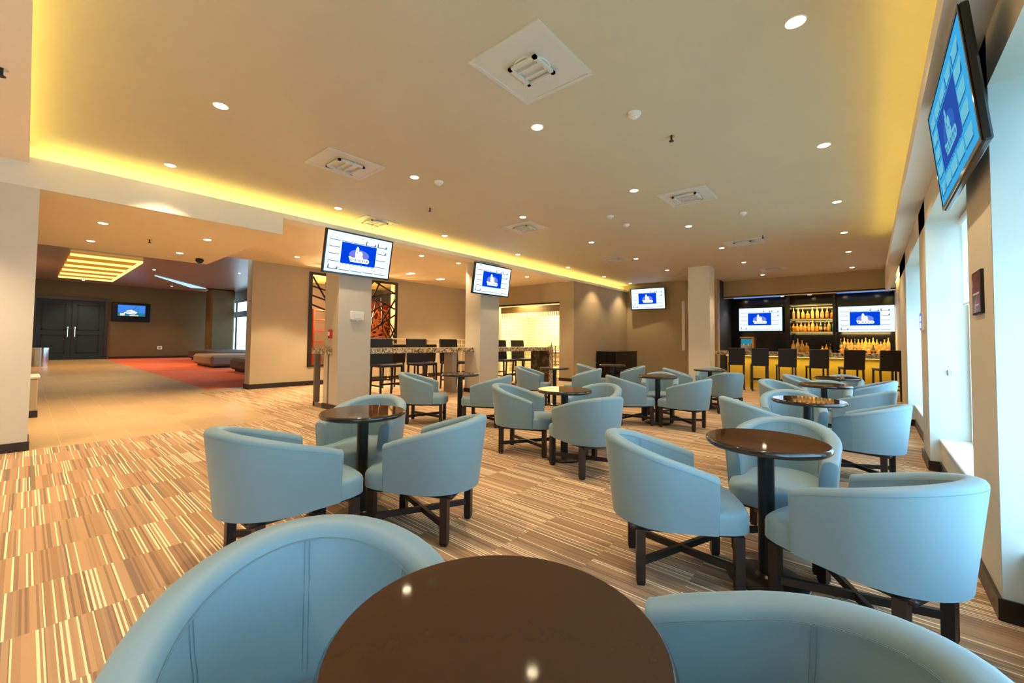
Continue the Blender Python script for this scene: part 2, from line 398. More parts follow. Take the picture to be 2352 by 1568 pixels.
# wall with opening to tiled room
struct('wall_middle', B(-7.7, -7.15, 11.35, 11.7, 0, 3.2).box(-11.7, -7.7, 11.35, 11.7, 2.57, ZL).box(-11.7, -10.6, 11.35, 11.7, 0, 2.57), 'wall', 'taupe wall around the opening to the tiled room')
struct('wall_middle', B(-7.7, -7.15, 11.7, 15.2, 0, 3.2), 'wall', 'taupe side wall running back to the far corner')
struct('trim_8', B(-10.6, -7.7, 11.33, 11.5, 2.53, 2.57), 'black', 'black header rail over the opening to the tiled room')
struct('baseboard_middle', B(-7.7, -7.135, 11.335, 11.35, 0, .1).box(-7.15, -7.135, 11.35, 15.2, 0, .1), 'base')
# back walls
struct('wall_back', B(-7.7, -3.9, 15.2, 15.5, 0, ZC), 'wall', 'taupe back wall behind the corner television')
struct('wall_back', B(-4.0, 1.0, 16.0, 16.25, 2.85, ZC + .2), 'wall', 'taupe bulkhead above the bar')
struct('wall_back', B(-4.1, -3.9, 15.5, 17.3, 0, ZC), 'blackmatte')
struct('baseboard_back', B(-7.15, -4.0, 15.185, 15.2, 0, .1), 'base')
struct('trim_9', B(-3.9, .9, 15.985, 16.0, 2.84, 2.865), 'soffit', 'thin cream edge under the bulkhead above the bar')
struct('ceiling', B(-3.9, 1.0, 16.0, 17.3, 2.86, 2.9), 'black', 'glossy black ceiling over the back bar')
struct('wall_back', B(-3.9, 1.0, 17.05, 17.3, 0, 2.86), 'black', 'glossy black back wall of the bar')
# tiled room
struct('wall_tiled', B(-11.7, -7.7, 14.6, 14.9, 0, ZL).box(-11.9, -11.6, 11.7, 14.9, 0, ZL), 'mosaic', 'cream mosaic walls of the buffet room')
struct('trim_10', B(-11.6, -7.75, 12.4, 12.5, 2.36, 2.60), 'brown_wall', 'brown pelmet inside the buffet room')
# lobby
struct('wall_lobby', B(-34, -33, -1, 7.75, 0, ZH), 'brown_wall', 'dark brown lobby wall with the television')
struct('baseboard_lobby', B(-33, -32.98, 3.1, 7.75, 0, .12), 'base')
struct('wall_lobby', B(-34, -12.07, 8.8, 8.95, 3.65, ZH).box(-34, -12.07, 8.8, 8.95, 0, .25), 'brown_wall')
wl = bpy.data.objects.new('window_5', None); C.objects.link(wl); wl.location = (-34, 8.84, .25); tag(wl, None, None, None, 'structure')
mb = MB()
for k in range(9): mb.box(k * 2.7, k * 2.7 + .1, 0, .08, 0, 3.4)
mb.box(0, 21.9, 0, .08, 0, .1).box(0, 21.9, 0, .08, 2.35, 2.72).box(0, 21.9, 0, .08, 3.3, 3.4)
mb.build('window_frame', 'blackmatte', wl); B(.1, 21.9, .035, .045, .1, 3.3).build('glass_pane', 'glass', wl)

def column(x0, x1, y0, y1, z1, mat, label, base=True):
    o = thing('column', label, 'column', ((x0 + x1) / 2, (y0 + y1) / 2, 0)); o['kind'] = 'structure'
    w, d = (x1 - x0) / 2, (y1 - y0) / 2
    MB().bbox(-w, w, -d, d, 0, z1, .006).build('shaft', mat, o)
    if base: MB().box(-w - .014, w + .014, -d - .014, d + .014, 0, .1).build('baseboard', 'base', o)
    return o
column(-7.67, -7.15, 3.6, 4.24, 3.2, 'column', 'square taupe column carrying the nearest television and the white wall box')
column(-7.68, -7.15, 7.15, 7.82, 3.2, 'column', 'square taupe column carrying the middle television behind the high counter')
column(-3.95, -3.37, 12.38, 12.85, ZC, 'col_cream', 'cream square column standing left of the bar')
o = thing('column', 'thick dark brown column beside the lobby windows', 'column', (-30.75, 7.85, 0)); o['kind'] = 'structure'
MB().bbox(-.62, .62, -.62, .62, 0, ZH, .08).build('shaft', 'brown_wall', o)
tag(B(-5.06, -4.96, 15.14, 15.2, 1.0, 2.75).build('wall_panel', 'white'), 'narrow white vertical panel on the back wall left of the cream column', 'panel')

# ------------------------------------------------------------------ lights
def add_light(parent, kind, energy, color, loc=(0, 0, 0), rot=(0, 0, 0), **kw):
    l = bpy.data.lights.new('lamp_light', kind); l.energy = energy; l.color = color
    for k, v in kw.items(): setattr(l, k, v)
    o = bpy.data.objects.new('lamp_light', l); C.objects.link(o); o.location = loc; o.rotation_euler = rot; o.parent = parent
    return o
E_MAIN = 46.
def make_downlight(group, scale=1.):
    t = thing('downlight', '', 'downlight', group=group)
    MB().lathe([(.050 * scale, -.002), (.060 * scale, -.006), (.066 * scale, -.003), (.066 * scale, 0)], 24).build('trim_ring', 'white', t)
    MB().lathe([(.046 * scale, -.009), (.050 * scale, -.004), (.050 * scale, 0)], 20).build('lamp_lens', 'lamp', t)
    return t
proto = make_downlight('downlights in the raised lounge ceiling')
plight = bpy.data.lights.new('downlight_beam', 'SPOT'); plight.energy = E_MAIN; plight.color = (1., .74, .44); plight.spot_size = R(98); plight.spot_blend = .6; plight.shadow_soft_size = .05
first = True
def put_down(x, y, z, label, group, energy=None, light=True, cone=None):
    global first
    t = proto if first else copy_tree(proto); first = False
    t.location = (x, y, z); t['label'] = label; t['group'] = group
    if light:
        l = plight if energy is None else plight.copy()
        if energy is not None: l.energy = energy
        if cone: l.spot_size = R(cone); l.spot_blend = .3
        lo = bpy.data.objects.new('downlight_beam', l); C.objects.link(lo); lo.location = (0, 0, -.02); lo.parent = t
    return t
colx = {-.35: 'the row nearest the windows', -2.54: 'the second row from the windows', -4.6: 'the third row from the windows', -6.7: 'the row nearest the left cove'}
rowy = [1.12, 3.32, 5.62, 8.0, 10.3, 12.5, 15.1]
rown = ['nearest', 'second nearest', 'third nearest', 'fourth nearest', 'fifth nearest', 'sixth nearest', 'farthest']
for x in colx:
    for y, nm in zip(rowy, rown):
        if x == -.35 and y < 2: y = 1.2
        yy = y
        if x == -6.7 and y > 15: yy = 14.5
        if x == -4.6 and y > 15: continue
        put_down(x, yy, ZC, energy=None if y < 9 else 30., label='round glowing downlight, %s one in %s' % (nm, colx[x]), group='downlights in the raised lounge ceiling')
# unseen downlights added behind the camera to brighten near soffit and left wall
for x, y in ((-6.3, -1.0), (-6.3, -2.8), (-3.9, -1.2), (-3.9, -3.0), (-1.6, -1.6)):
    put_down(x, y, 3.2, 'unseen round downlight added in the dropped ceiling behind the photographer', 'added downlights behind the photographer', 150.)
for (x, y), lb in zip([(-8.5, .68), (-8.5, 1.95), (-10.25, .68), (-10.3, 1.92)], ['near left', 'near right', 'far left', 'far right']):
    put_down(x, y, ZB, 'bright round downlight, %s of four in the bulkhead over the walkway' % lb, 'downlights over the walkway entrance', 75.)
for (x, y), lb in zip([(-7.85, 5.9), (-7.85, 7.05), (-7.85, 9.82)], ['just right of the first column', 'just left of the second column', 'right of the middle television']):
    put_down(x, y, ZL, 'round downlight over the high counter, %s' % lb, 'downlights over the high counter', 60.)
for (x, y), lb in zip([(-10.35, 4.15), (-10.35, 5.6), (-10.35, 10.0)], ['hidden behind the walkway bulkhead, washing the partition wall', 'hidden behind the first television', 'before the buffet room']):
    put_down(x, y, ZL, 'round downlight %s' % lb, 'wall washing downlights', 170., cone=84)
for (x, y), lb in zip([(-10.2, 7.28), (-10.35, 8.54)], ['left', 'right']):
    t = thing('downlight', 'larger double downlight over the rail, the %s one of two' % lb, 'downlight', (x, y, ZL))
    wl_ = add_light(t, 'SPOT', 170., (1., .74, .44), (0, 0, -.02), (0, 0, 0), spot_size=R(84), spot_blend=.3, shadow_soft_size=.06)
    MB().box(-.16, .16, -.1, .1, -.008, 0).build('trim_ring', 'white', t); MB().lathe([(.07, -.014), (.07, -.004)], 16, (-.08, 0, 0)).lathe([(.07, -.014), (.07, -.004)], 16, (.08, 0, 0)).build('lamp_lens', 'lamp', t)
for (x, y), lb in zip([(-30.9, 5.45), (-31.8, 1.9), (-22, 6.3), (-17, 6.8), (-18, 1.8), (-24, 3.6)], ['before the lobby television', 'before the dark double door', 'over the ottomans', 'over the red carpet', 'over the tiled walkway', 'beside the glowing ceiling panel']):
    put_down(x, y, ZH, 'round lobby downlight %s' % lb, 'lobby downlights', 105.)

# world daylight
w = bpy.data.worlds.new('world'); scn.world = w; w.use_nodes = True
nt = w.node_tree; bg = nt.nodes['Background']
tc = nt.nodes.new('ShaderNodeTexCoord'); sx = nt.nodes.new('ShaderNodeSeparateXYZ'); nt.links.new(tc.outputs['Generated'], sx.inputs[0])
rp = nt.nodes.new('ShaderNodeValToRGB'); nt.links.new(sx.outputs[2], rp.inputs[0])
rp.color_ramp.elements[0].position = .0; rp.color_ramp.elements[0].color = (.44, .68, .84, 1)
rp.color_ramp.elements[1].position = .5; rp.color_ramp.elements[1].color = (.40, .69, 1., 1)
nt.links.new(rp.outputs[0], bg.inputs[0]); bg.inputs[1].default_value = 3.5

# ------------------------------------------------------------------ barrel chair
XF, ZF, ZR, RY, RX, RYB, RXB, CX = .158, .600, .755, .308, .350, .270, .298, -.03
def upath(ry, rx, n=26, ns=5):
    p = []
    for i in range(ns): p.append((XF + (CX - XF) * i / ns, -ry))
    for i in range(n + 1):
        a = -PI / 2 - PI * i / n; p.append((CX + rx * math.cos(a), ry * math.sin(a)))
    for i in range(1, ns + 1): p.append((CX + (XF - CX) * i / ns, ry))
    return p
def rimz(x): return ZF + (ZR - ZF) * max(0, min(1, (XF - x) / (XF + RX - CX))) ** .85
def shell_point(k, P, z, off):
    """point k of the U path at height z, moved inwards by off"""
    t = (z - .30) / (ZR - .30)
    a = P[1][k]; b = P[0][k]; x = a[0] + (b[0] - a[0]) * t; y = a[1] + (b[1] - a[1]) * t
    nx, ny = P[2][k]
    return (x + nx * off, y + ny * off, z)
def make_chair():
    t = thing('barrel_chair', '', 'chair')
    top = upath(RY, RX); bot = upath(RYB, RXB); N = len(top); nrm = []
    for k in range(N):
        a = top[max(k - 1, 0)]; b = top[min(k + 1, N - 1)]; d = Vector((b[0] - a[0], b[1] - a[1])).normalized(); nrm.append((d.y, -d.x))
    # make sure the normal points to the inside
    if nrm[N // 2][0] < 0: nrm = [(-x, -y) for x, y in nrm]
    P = (top, bot, nrm); TH = .082
    L = []
    for k in range(N):
        zt = rimz(top[k][0]); r = .030
        pr = [(.30, .012), (.305, .0), (.40, .0), (.50, .0), (zt - r * 1.1, .0), (zt - r * .6, .003), (zt - r * .22, .012), (zt - .002, .026), (zt, TH * .5), (zt - .003, TH - .024), (zt - r * .3, TH - .010), (zt - r * .8, TH - .002), (zt - r * 1.6, TH), (.52, TH + .006), (.40, TH + .004), (.30, TH)]
        L.append([shell_point(k, P, z, o) for z, o in pr])
    def shrink(l, dx, s):
        cx = sum(p[0] for p in l) / len(l); cy = sum(p[1] for p in l) / len(l); cz = sum(p[2] for p in l) / len(l)
        return [(p[0] + dx, cy + (p[1] - cy) * s, cz + (p[2] - cz) * (1 - (1 - s) * .12)) for p in l]
    L = [shrink(L[0], .016, .70), shrink(L[0], .011, .92)] + L + [shrink(L[-1], .011, .92), shrink(L[-1], .016, .70)]
    mb = MB().loops(L, True); mb.build('backrest_shell', 'vinyl', t)
    sh = t.children[0]
    # seam threads: inner rim line, four vertical inner seams, outer rim line
    mb = MB()
    for dd in (.0, .006): mb.tube([shell_point(k, P, rimz(top[k][0]) - .032 - dd * .3, TH + .001 + dd * .3) for k in range(0, N)], .0007, 4)
    mb.tube([shell_point(k, P, rimz(top[k][0]) - .030, -.0005) for k in range(0, N)], .0006, 4)
    for kk in (9, 18, 27):
        for dk in (-.005, .005):
            pts = []
            for i in range(9):
                z = .42 + (rimz(top[kk][0]) - .035 - .42) * i / 8
                p = shell_point(kk, P, z, TH + .0065 if .45 < z < .6 else TH + .003); tn = Vector((-nrm[kk][1], nrm[kk][0])) * dk
                pts.append((p[0] + tn.x, p[1] + tn.y, p[2]))
            mb.tube(pts, .0007, 4)
    mb.build('seam', 'thread', sh)
    # seat cushion
    def outline(s, e=0.):
        pts = []
        bx, by = RXB - TH + .03, RYB - TH + .03
        for i in range(15):
            a = PI / 2 + PI * i / 14; pts.append((CX + (bx - e) * math.cos(a), (by - e) * math.sin(a)))
        h = [(.10, by - e), (XF - .004, by - e), (XF + .002, .262 - e), (.25, .250 - e), (.305 - e * .3, .232 - e), (.332 - e * .7, .208 - e), (.345 - e, .165), (.356 - e, .09), (.360 - e, .03)]
        pts += [(x, -y) for x, y in h] + h[::-1]
        return pts
    LL = [[(x, y, z) for x, y in outline(1, e)] for z, e in ((.302, .008), (.308, .0), (.385, 0), (.402, .005), (.414, .016))]
    LL += [[(.02 + (x - .02) * k, y * k, z) for x, y in outline(1, .016)] for z, k in ((.424, .86), (.431, .6), (.434, .3), (.4345, .05))]
    MB().loops(LL, True).build('seat_cushion', 'vinyl', t)
    MB().bbox(-.25, .30, -.205, .205, .275, .303, .008).build('seat_frame', 'wood', t)
    LX0, LX1, LY = -.20, .285, .20
    for x in (LX0, LX1):
        for y in (-LY, LY):
            s = .0225; e = .018
            MB().loops([[(x + a * e, y + b * e, 0) for a, b in ((-1, -1), (1, -1), (1, 1), (-1, 1))], [(x + a * e, y + b * e, .004) for a, b in ((-1, -1), (1, -1), (1, 1), (-1, 1))], [(x + a * s, y + b * s, .02) for a, b in ((-1, -1), (1, -1), (1, 1), (-1, 1))], [(x + a * s, y + b * s, .29) for a, b in ((-1, -1), (1, -1), (1, 1), (-1, 1))]], True, smooth=False).build('leg', 'wood', t)
    MB().bar((LX0, -LY, .115), (LX1, LY, .115), .022, .036).build('stretcher', 'wood', t)
    MB().bar((LX0, LY, .115), (LX1, -LY, .115), .022, .035).build('stretcher', 'wood', t)
    return t
G = 'pale blue barrel chairs around the round tables'
T = dict(T1=(-.50, .555), T2=(-2.81, 1.62), T3=(-2.55, 3.87), T4=(-.44, 2.65), T5=(-4.93, 4.50), T6=(-4.85, 6.99), T7=(-2.56, 6.54), T8=(-2.42, 8.87), T9=(-.45, 4.83), T10=(-.46, 6.83), T11=(-.40, 8.41), T12=(-4.55, 8.9))
TN = dict(T1='the large foreground table', T2='the table before the column with the wall box', T3='the middle table of the room', T4='the near right table', T5='the table before the high counter', T6='the small table before the buffet opening', T7='the table before the black corner cabinet', T8='the table at the cream column', T9='the second table along the windows', T10='the third table along the windows', T11='the table nearest the bar stools', T12='the table against the black corner cabinet')
CH = {
 'T1L': (-0.80, .366, -22, 1.11, 'left, seams showing'), 'T1R': (-0.20, .85, 195, 1.05, 'right'),
 'T2L': (-2.651, 1.042, 90.2, 1.10, 'near left'), 'T2R': (-2.304, 1.828, 206.2, 1.055, 'right'), 'T2B': (-3.17, 1.83, 302, 1.07, 'far side'),
 'T3L': (-3.076, 3.815, 22.7, 1.030, 'left side'), 'T3R': (-2.150, 3.66, 157.7, 1.043, 'near right'), 'T3B': (-2.507, 4.417, 267.0, 1.015, 'far side'),
 'T4L': (-0.868, 2.428, 31.1, 0.997, 'left, crossed stretchers showing'), 'T4R': (-0.024, 2.512, 156.0, 1.01, 'right'), 'T4B': (-0.437, 3.185, 269.5, 1.014, 'far side'),
 'T5L': (-5.295, 4.076, 41.8, 1.04, 'left'), 'T5R': (-4.440, 4.609, 206.4, 1.019, 'right'),
 'T6L': (-5.244, 6.803, 26.7, 1.016, 'left'), 'T6R': (-4.344, 7.230, 204.7, 1.005, 'right'),
 'T7L': (-2.891, 6.235, 41.9, 1.001, 'left'), 'T7R': (-2.120, 6.483, 177.0, 1.007, 'right, blue back'), 'T7B': (-2.720, 7.049, 287.8, 1.005, 'far side'),
 'T8L': (-2.897, 8.691, 22.2, 1.008, 'left'), 'T8R': (-2.064, 8.486, 130, 0.999, 'right'), 'T8B': (-2.536, 9.386, 280.6, 1.004, 'far side'),
 'T9L': (-0.80, 4.625, 28.5, 0.99, 'left'), 'T9R': (-0.075, 5.21, 170, 0.955, 'right'), 'T9B': (-0.642, 5.366, 281.9, 1.002, 'far side'),
 'T10L': (-0.915, 7.09, 334, 0.98, 'left'), 'T10R': (-0.125, 6.62, 162, 0.975, 'right'), 'T10B': (-0.476, 7.38, 271.0, 0.977, 'far side'),
 'T11L': (-0.80, 8.59, 351.1, 0.98, 'left'), 'T11R': (-0.05, 8.42, 182, 0.96, 'right'), 'T11B': (-0.372, 8.98, 266.6, 0.99, 'far side'),
 'T12L': (-4.945, 8.689, 30.2, 1.003, 'left'), 'T12R': (-4.15, 8.88, 205, 0.998, 'right')}
chair0 = make_chair(); used = False
for k, (x, y, a, sc, d) in CH.items():
    o = copy_tree(chair0) if used else chair0; used = True
    o.location = (x, y, 0); o.rotation_euler = (0, 0, R(a)); o['group'] = G; o.scale = (sc, sc, 1 + (sc - 1) * .42)
    o['label'] = 'pale blue barrel chair at %s, %s' % (TN[k[:-1]], d)

def make_table():
    t = thing('round_table', '', 'table')
    r = .298
    o = MB().lathe([(r - .012, .744), (r - .012, .7488), (r * .7, .7489), (r * .35, .749), (.002, .749)], 72, smooth=False).build('tabletop', 'top', t)
    MB().lathe([(r - .06, .712), (r - .010, .714), (r - .002, .722), (r, .732), (r - .003, .743), (r - .010, .7488), (r - .014, .7488)], 72).build('table_edge', 'edge', t)
    MB().lathe([(.040, .018), (.040, .70), (.075, .704), (.075, .712)], 28).build('post', 'post', t)
    MB().lathe([(.193, 0), (.196, .005), (.190, .010), (.10, .018), (.055, .026), (.047, .036), (.041, .04)], 48).build('foot_plate', 'foot', t)
    return t
tl = dict(T1='large dark brown round table in the foreground', T2='dark round table in front of the column with the white wall box', T3='dark round table in the middle of the room', T4='dark round table on the near right with its black post and foot plate visible',
          T5='dark round table just in front of the high granite counter', T6='dark round table before the opening to the buffet room', T7='dark round table in line with the black corner cabinet, reflecting the ceiling', T8='dark round table beside the cream square column',
          T9='dark round table reflecting the bar bottles, second along the windows', T10='dark round table, third along the windows', T11='dark round table nearest the bar stools', T12='dark round table mostly hidden against the black corner cabinet')
tab0 = make_table(); used = False
for k, (x, y) in T.items():
    o = copy_tree(tab0) if used else tab0; used = True
    o.location = (x, y, 0); o['group'] = 'round pedestal tables'; o['label'] = tl[k]

# ------------------------------------------------------------------ bar stools
def make_stool(sh=.74, bh=1.15, name='bar_stool', wd=.205):
    t = thing(name, '', 'bar stool')   # faces +Y, back at -Y
    MB().bbox(-wd, wd, -.21, .21, sh - .07, sh, .02).build('seat', 'blackleather', t)
    mb = MB(); v = []
    def sec(z, y): return [(-wd + .005, y - .025, z), (wd - .005, y - .025, z), (wd - .005, y + .025, z), (-wd + .005, y + .025, z)]
    mb.loops([sec(sh - .06, -.215), sec(sh, -.222), sec((sh + bh) / 2, -.245), sec(bh - .02, -.27), [(-wd + .013, -.285, bh), (wd - .013, -.285, bh), (wd - .013, -.262, bh), (-wd + .013, -.262, bh)]], True, smooth=False)
    mb.build('backrest', 'blackleather', t)
    lg = wd - .025
    for x in (-lg, lg):
        MB().bar((x, .18, sh - .06), (x, .20, 0), .036, .036, up=(0, 1, 0)).build('leg', 'wood', t)
        MB().bar((x, -.19, sh - .06), (x, -.235, 0), .036, .036, up=(0, 1, 0)).build('leg', 'wood', t)
    MB().box(-lg, lg, .183, .203, .26, .30).build('footrest', 'wood', t)
    MB().box(-lg, lg, -.225, -.205, .32, .35).build('stretcher', 'wood', t)
    for x in (-lg, lg): MB().box(x - .01, x + .01, -.21, .19, .22, .255).build('stretcher', 'wood', t)
    return t
st0 = make_stool(); used = False
for i, (x, nm) in enumerate(zip((-2.86, -2.30, -1.69, -1.03, -.36, .28), ('leftmost of the six at the yellow bar, beside the cream column', 'second from the left at the yellow bar', 'third from the left at the yellow bar', 'third from the right at the yellow bar', 'second from the right at the yellow bar', 'rightmost of the six at the yellow bar, by the windows'))):
    o = copy_tree(st0) if used else st0; used = True
    o.location = (x, 13.05 - .0 * i, 0); o.rotation_euler = (0, 0, R(14 + i * 1.0)); o['label'] = 'black leather bar stool, ' + nm; o['group'] = 'bar stools at the yellow bar'
# high counter stools: broader and taller backed
hs0 = make_stool(.72, 1.30, wd=.30); used = False
for i, (y, nm) in enumerate(((5.38, 'nearest one, right of the first column'), (6.38, 'second one'), (7.42, 'just left of the second column'), (9.45, 'just right of the second column'), (10.32, 'last one before the marble leg'))):
    o = copy_tree(hs0) if used else hs0; used = True
    o.location = (-8.36, y, 0); o.rotation_euler = (0, 0, R(-90)); o['label'] = 'black stool facing the high granite counter, ' + nm; o['group'] = 'stools at the high granite counter'
for i, (y, nm) in enumerate(((5.3, 'nearest of the far row'), (6.3, 'second of the far row'), (7.3, 'third of the far row'))):
    o = copy_tree(st0); o.location = (-9.5, y, 0); o.rotation_euler = (0, 0, R(90)); o['label'] = 'black stool behind the high counter stools, ' + nm; o['group'] = 'stools in the row along the railing'

# ------------------------------------------------------------------ high counter
t = thing('high_counter', 'long speckled granite counter running past the two columns', 'counter', (-7.35, 7.1, 0))
MB().bbox(-.72, 0, -3.55, 3.42, .99, 1.10, .006).build('worktop', 'granite', t)
MB().bbox(-.72, -.02, 3.22, 3.42, 0, .99, .004).build('end_panel', 'marble', t)
MB().box(-.02, .0, 3.22, 3.42, 0, .99).build('end_panel_facing', 'granite', t)
MB().box(-.72, -.66, -3.50, -3.40, 0, .99).box(-.72, -.1, -3.50, -3.40, 0, .08).box(-.16, -.1, -3.50, -3.40, 0, .99).build('metal_frame_leg', 'greyframe', t)
MB().box(-.70, -.40, -.30, -.15, 0, .99).build('middle_panel', 'wall_light', t)
# railing behind
t = thing('railing', 'cream double rail standing behind the high counter', 'railing', (-10.5, 5.4, 0))
for k in range(5): MB().box(-.02, .02, k * 1.4 - .02, k * 1.4 + .02, 0, 1.3).build('rail_post', 'rail', t)
for z in (1.12, 1.28): MB().box(-.025, .025, -.1, 5.7, z, z + .035).build('rail_bar', 'rail', t)

# ------------------------------------------------------------------ lattice screen + sculpture behind
t = thing('lattice_screen', 'dark lattice screen of crossing bars filling the opening in the partition wall', 'screen', (-11.72, AY0, AZ0))
W_, H_ = AY1 - AY0, AZ1 - AZ0
MB().box(0, .05, 0, .09, 0, H_).box(0, .05, W_ - .09, W_, 0, H_).box(0, .05, .09, W_ - .09, H_ - .07, H_).box(0, .05, .09, W_ - .09, 0, .06).build('screen_frame', 'base', t)
rg = random.Random(3); mb = MB()
def clipbar(y0, z0, y1, z1, wd):
    # clip the segment to the frame rectangle
    t0, t1 = 0., 1.; dy, dz = y1 - y0, z1 - z0
    for p, q in ((-dy, y0 - .05), (dy, W_ - .05 - y0), (-dz, z0 - .03), (dz, H_ - .03 - z0)):
        if abs(p) < 1e-9:
            if q < 0: return
            continue
        r_ = q / p
        if p < 0: t0 = max(t0, r_)
        else: t1 = min(t1, r_)
    if t0 < t1: mb.bar((.02, y0 + dy * t0, z0 + dz * t0), (.02, y0 + dy * t1, z0 + dz * t1), wd, .02, up=(1, 0, 0))
for (a, b, c_, d) in ((.1, 2.5, .6, 1.7), (0, 2.25, .9, 2.05), (0, 2.0, .9, 1.75), (0, 1.75, .9, 1.45), (.45, 2.35, .75, 2.3), (1.95, 2.6, 2.75, 2.25), (1.7, 2.05, 2.8, 2.3), (1.85, 1.9, 2.2, 2.6), (2.2, 1.2, 2.8, 2.15), (1.8, 1.55, 2.45, 1.95), (2.1, 2.0, 2.85, 1.72), (1.7, .9, 2.8, 1.6), (2.3, .3, 2.8, 1.2), (1.4, 1.3, 2.6, .2), (1.8, .5, 2.85, .8), (.9, 2.6, 1.8, 1.0), (1.0, 1.6, 2.0, 2.6)):
    clipbar(a, b, c_, d, .045)
for i in range(11):
    a = rg.uniform(1.4, 2.8); b = rg.uniform(.1, 1.7); an = rg.uniform(0, PI); l = rg.uniform(.3, .7)
    clipbar(a - l * math.cos(an), b - l * math.sin(an), a + l * math.cos(an), b + l * math.sin(an), .03)
mb.build('lattice_bars', 'base', t)
# room behind the screen
struct('wall_behind', B(-15.0, -14.9, 4.68, 9.4, 0, 3.3).box(-14.9, -12.07, 4.68, 4.78, 0, 3.3).box(-14.9, -12.07, 9.3, 9.4, 0, 3.3), 'backroom', 'brown back wall seen through the lattice screen')
struct('ceiling', B(-15.0, -12.07, 4.68, 9.4, 3.25, 3.3), 'yellow_ceiling', 'yellow lit ceiling seen through the lattice screen')
t = thing('slat_sculpture', 'orange red wall piece of crossing slats behind the lattice screen', 'wall art', (-12.65, 6.95, .6))
MB().box(-.04, 0, 0, 2.25, 0, 1.95).build('back_panel', 'orange_dark', t)
mb = MB()
for i in range(150):
    a = rg.uniform(.1, 2.15); b = rg.uniform(.05, 1.75); an = rg.uniform(0, PI); l = rg.uniform(.12, .3); x = rg.uniform(.02, .12)
    y0, y1 = max(.02, a - l * math.cos(an)), min(2.23, a + l * math.cos(an)); z0, z1 = max(.02, b - l * math.sin(an)), min(1.93, b + l * math.sin(an))
    mb.bar((x, y0, z0), (x, y1, z1), rg.uniform(.025, .055), .02, up=(1, 0, 0))
mb.build('slats', 'orange', t)
t = thing('open_shelf', 'rust coloured open shelf seen through the left of the lattice screen', 'shelf', (-13.0, 5.75, 0))
for y in (0, .55): MB().box(-.3, 0, y, y + .05, 0, 2.2).build('upright', 'rust', t)
for z in (.4, .8, 1.15, 1.5, 1.85, 2.15): MB().box(-.3, 0, .05, .55, z, z + .04).build('shelf_board', 'rust', t)
lt = thing('added_pendant', 'small warm pendant lamp added to light the room behind the lattice screen', 'lamp', (-12.9, 6.45, 2.4))  # invented lamp, added to brighten the room behind the screen
MB().lathe([(.05, 0), (.09, .04), (.09, .10), (.03, .16)], 16).tube([(0, 0, .16), (0, 0, .85)], .006, 6).build('added_shade', 'lamp', lt)
add_light(lt, 'POINT', 230, (1, .70, .34), (.0, 0, -.1), shadow_soft_size=.1)

# ------------------------------------------------------------------ televisions
def screen_mesh(w, h, n):
    """faces -Y, centred, drawn with thin raised tiles"""
    mb = MB(); q = lambda x0, x1, z0, z1, mi, d: mb.add([(x0, -d, z0), (x1, -d, z0), (x1, -d, z1), (x0, -d, z1)], [(0, 1, 2, 3)], mi)
    def F(x0, x1, y0, y1, mi, d): q((x0 - .5) * w, (x1 - .5) * w, (.5 - y1) * h, (.5 - y0) * h, mi, d)
    F(0, 1, 0, 1, 0, 0)
    cols = [(.045, .185), (.21, .365), (.385, .55), (.575, .735), (.765, .92)]; rows = [(.085, .205), (.25, .375), (.42, .55), (.60, .73), (.80, .925)]
    for i, (a, b) in enumerate(cols):
        for j, (c, d) in enumerate(rows):
            if 0 < i < 4 and 0 < j < 4: continue
            F(a, b, c, d, 2, .0006)
            F(a, b, d - .010, d + .010, 3, .0010)
            F(a - .003, a + .003, d - .05, d, 3, .0010); F(b - .003, b + .003, d - .05, d, 3, .0010)
            if (i, j) in ((3, 0), (4, 1), (0, 4), (4, 0)):
                mb.add([((b - .5) * w, -.0013, (.5 - d) * h), ((b - .035 - .5) * w, -.0013, (.5 - d) * h), ((b - .5) * w, -.0013, (.5 - c - .035) * h)], [(0, 1, 2)], 3)
            if (i, j) in ((0, 4), (4, 0), (3, 0)): F(a, a + .018, c + .02, d, 3, .0013)
    F(.215, .755, .225, .755, 1, .0006)
    def disc(cx, cy, rx, ry, mi, d, k=24):
        mb.add([((cx - .5 + rx * math.cos(2 * PI * i / k)) * w, -d, (.5 - cy + ry * math.sin(2 * PI * i / k)) * h) for i in range(k)], [tuple(range(k))], mi)
    disc(.49, .50, .155, .14, 4, .0009)
    # banner logo: rounded banner with small letter marks and two blobs above it
    F(.36, .62, .575, .69, 2, .0013); disc(.62, .632, .035, .058, 2, .0013)
    mb.add([((.33 - .5) * w, -.0013, (.5 - .56) * h), ((.37 - .5) * w, -.0013, (.5 - .56) * h), ((.39 - .5) * w, -.0013, (.5 - .69) * h), ((.365 - .5) * w, -.0013, (.5 - .69) * h)], [(0, 1, 2, 3)], 2)
    disc(.455, .37, .024, .085, 2, .0016); disc(.445, .47, .018, .10, 2, .0018); disc(.505, .47, .036, .075, 2, .0016); disc(.49, .55, .06, .06, 2, .0016)
    F(.445, .46, .35, .365, 3, .002); F(.447, .462, .42, .45, 3, .002); F(.49, .515, .50, .515, 3, .002)
    disc(.62, .632, .014, .022, 3, .0018)
    for k, x in enumerate((.365, .40, .43, .46, .49, .52, .55, .58)): F(x, x + (.010 if k % 2 else .015), .60, .665, 3 if k % 3 != 1 else 4, .0018)
    for k in range(9): F(.23 + k * .058, .265 + k * .058, .762, .775, 3, .0013)
    return mb
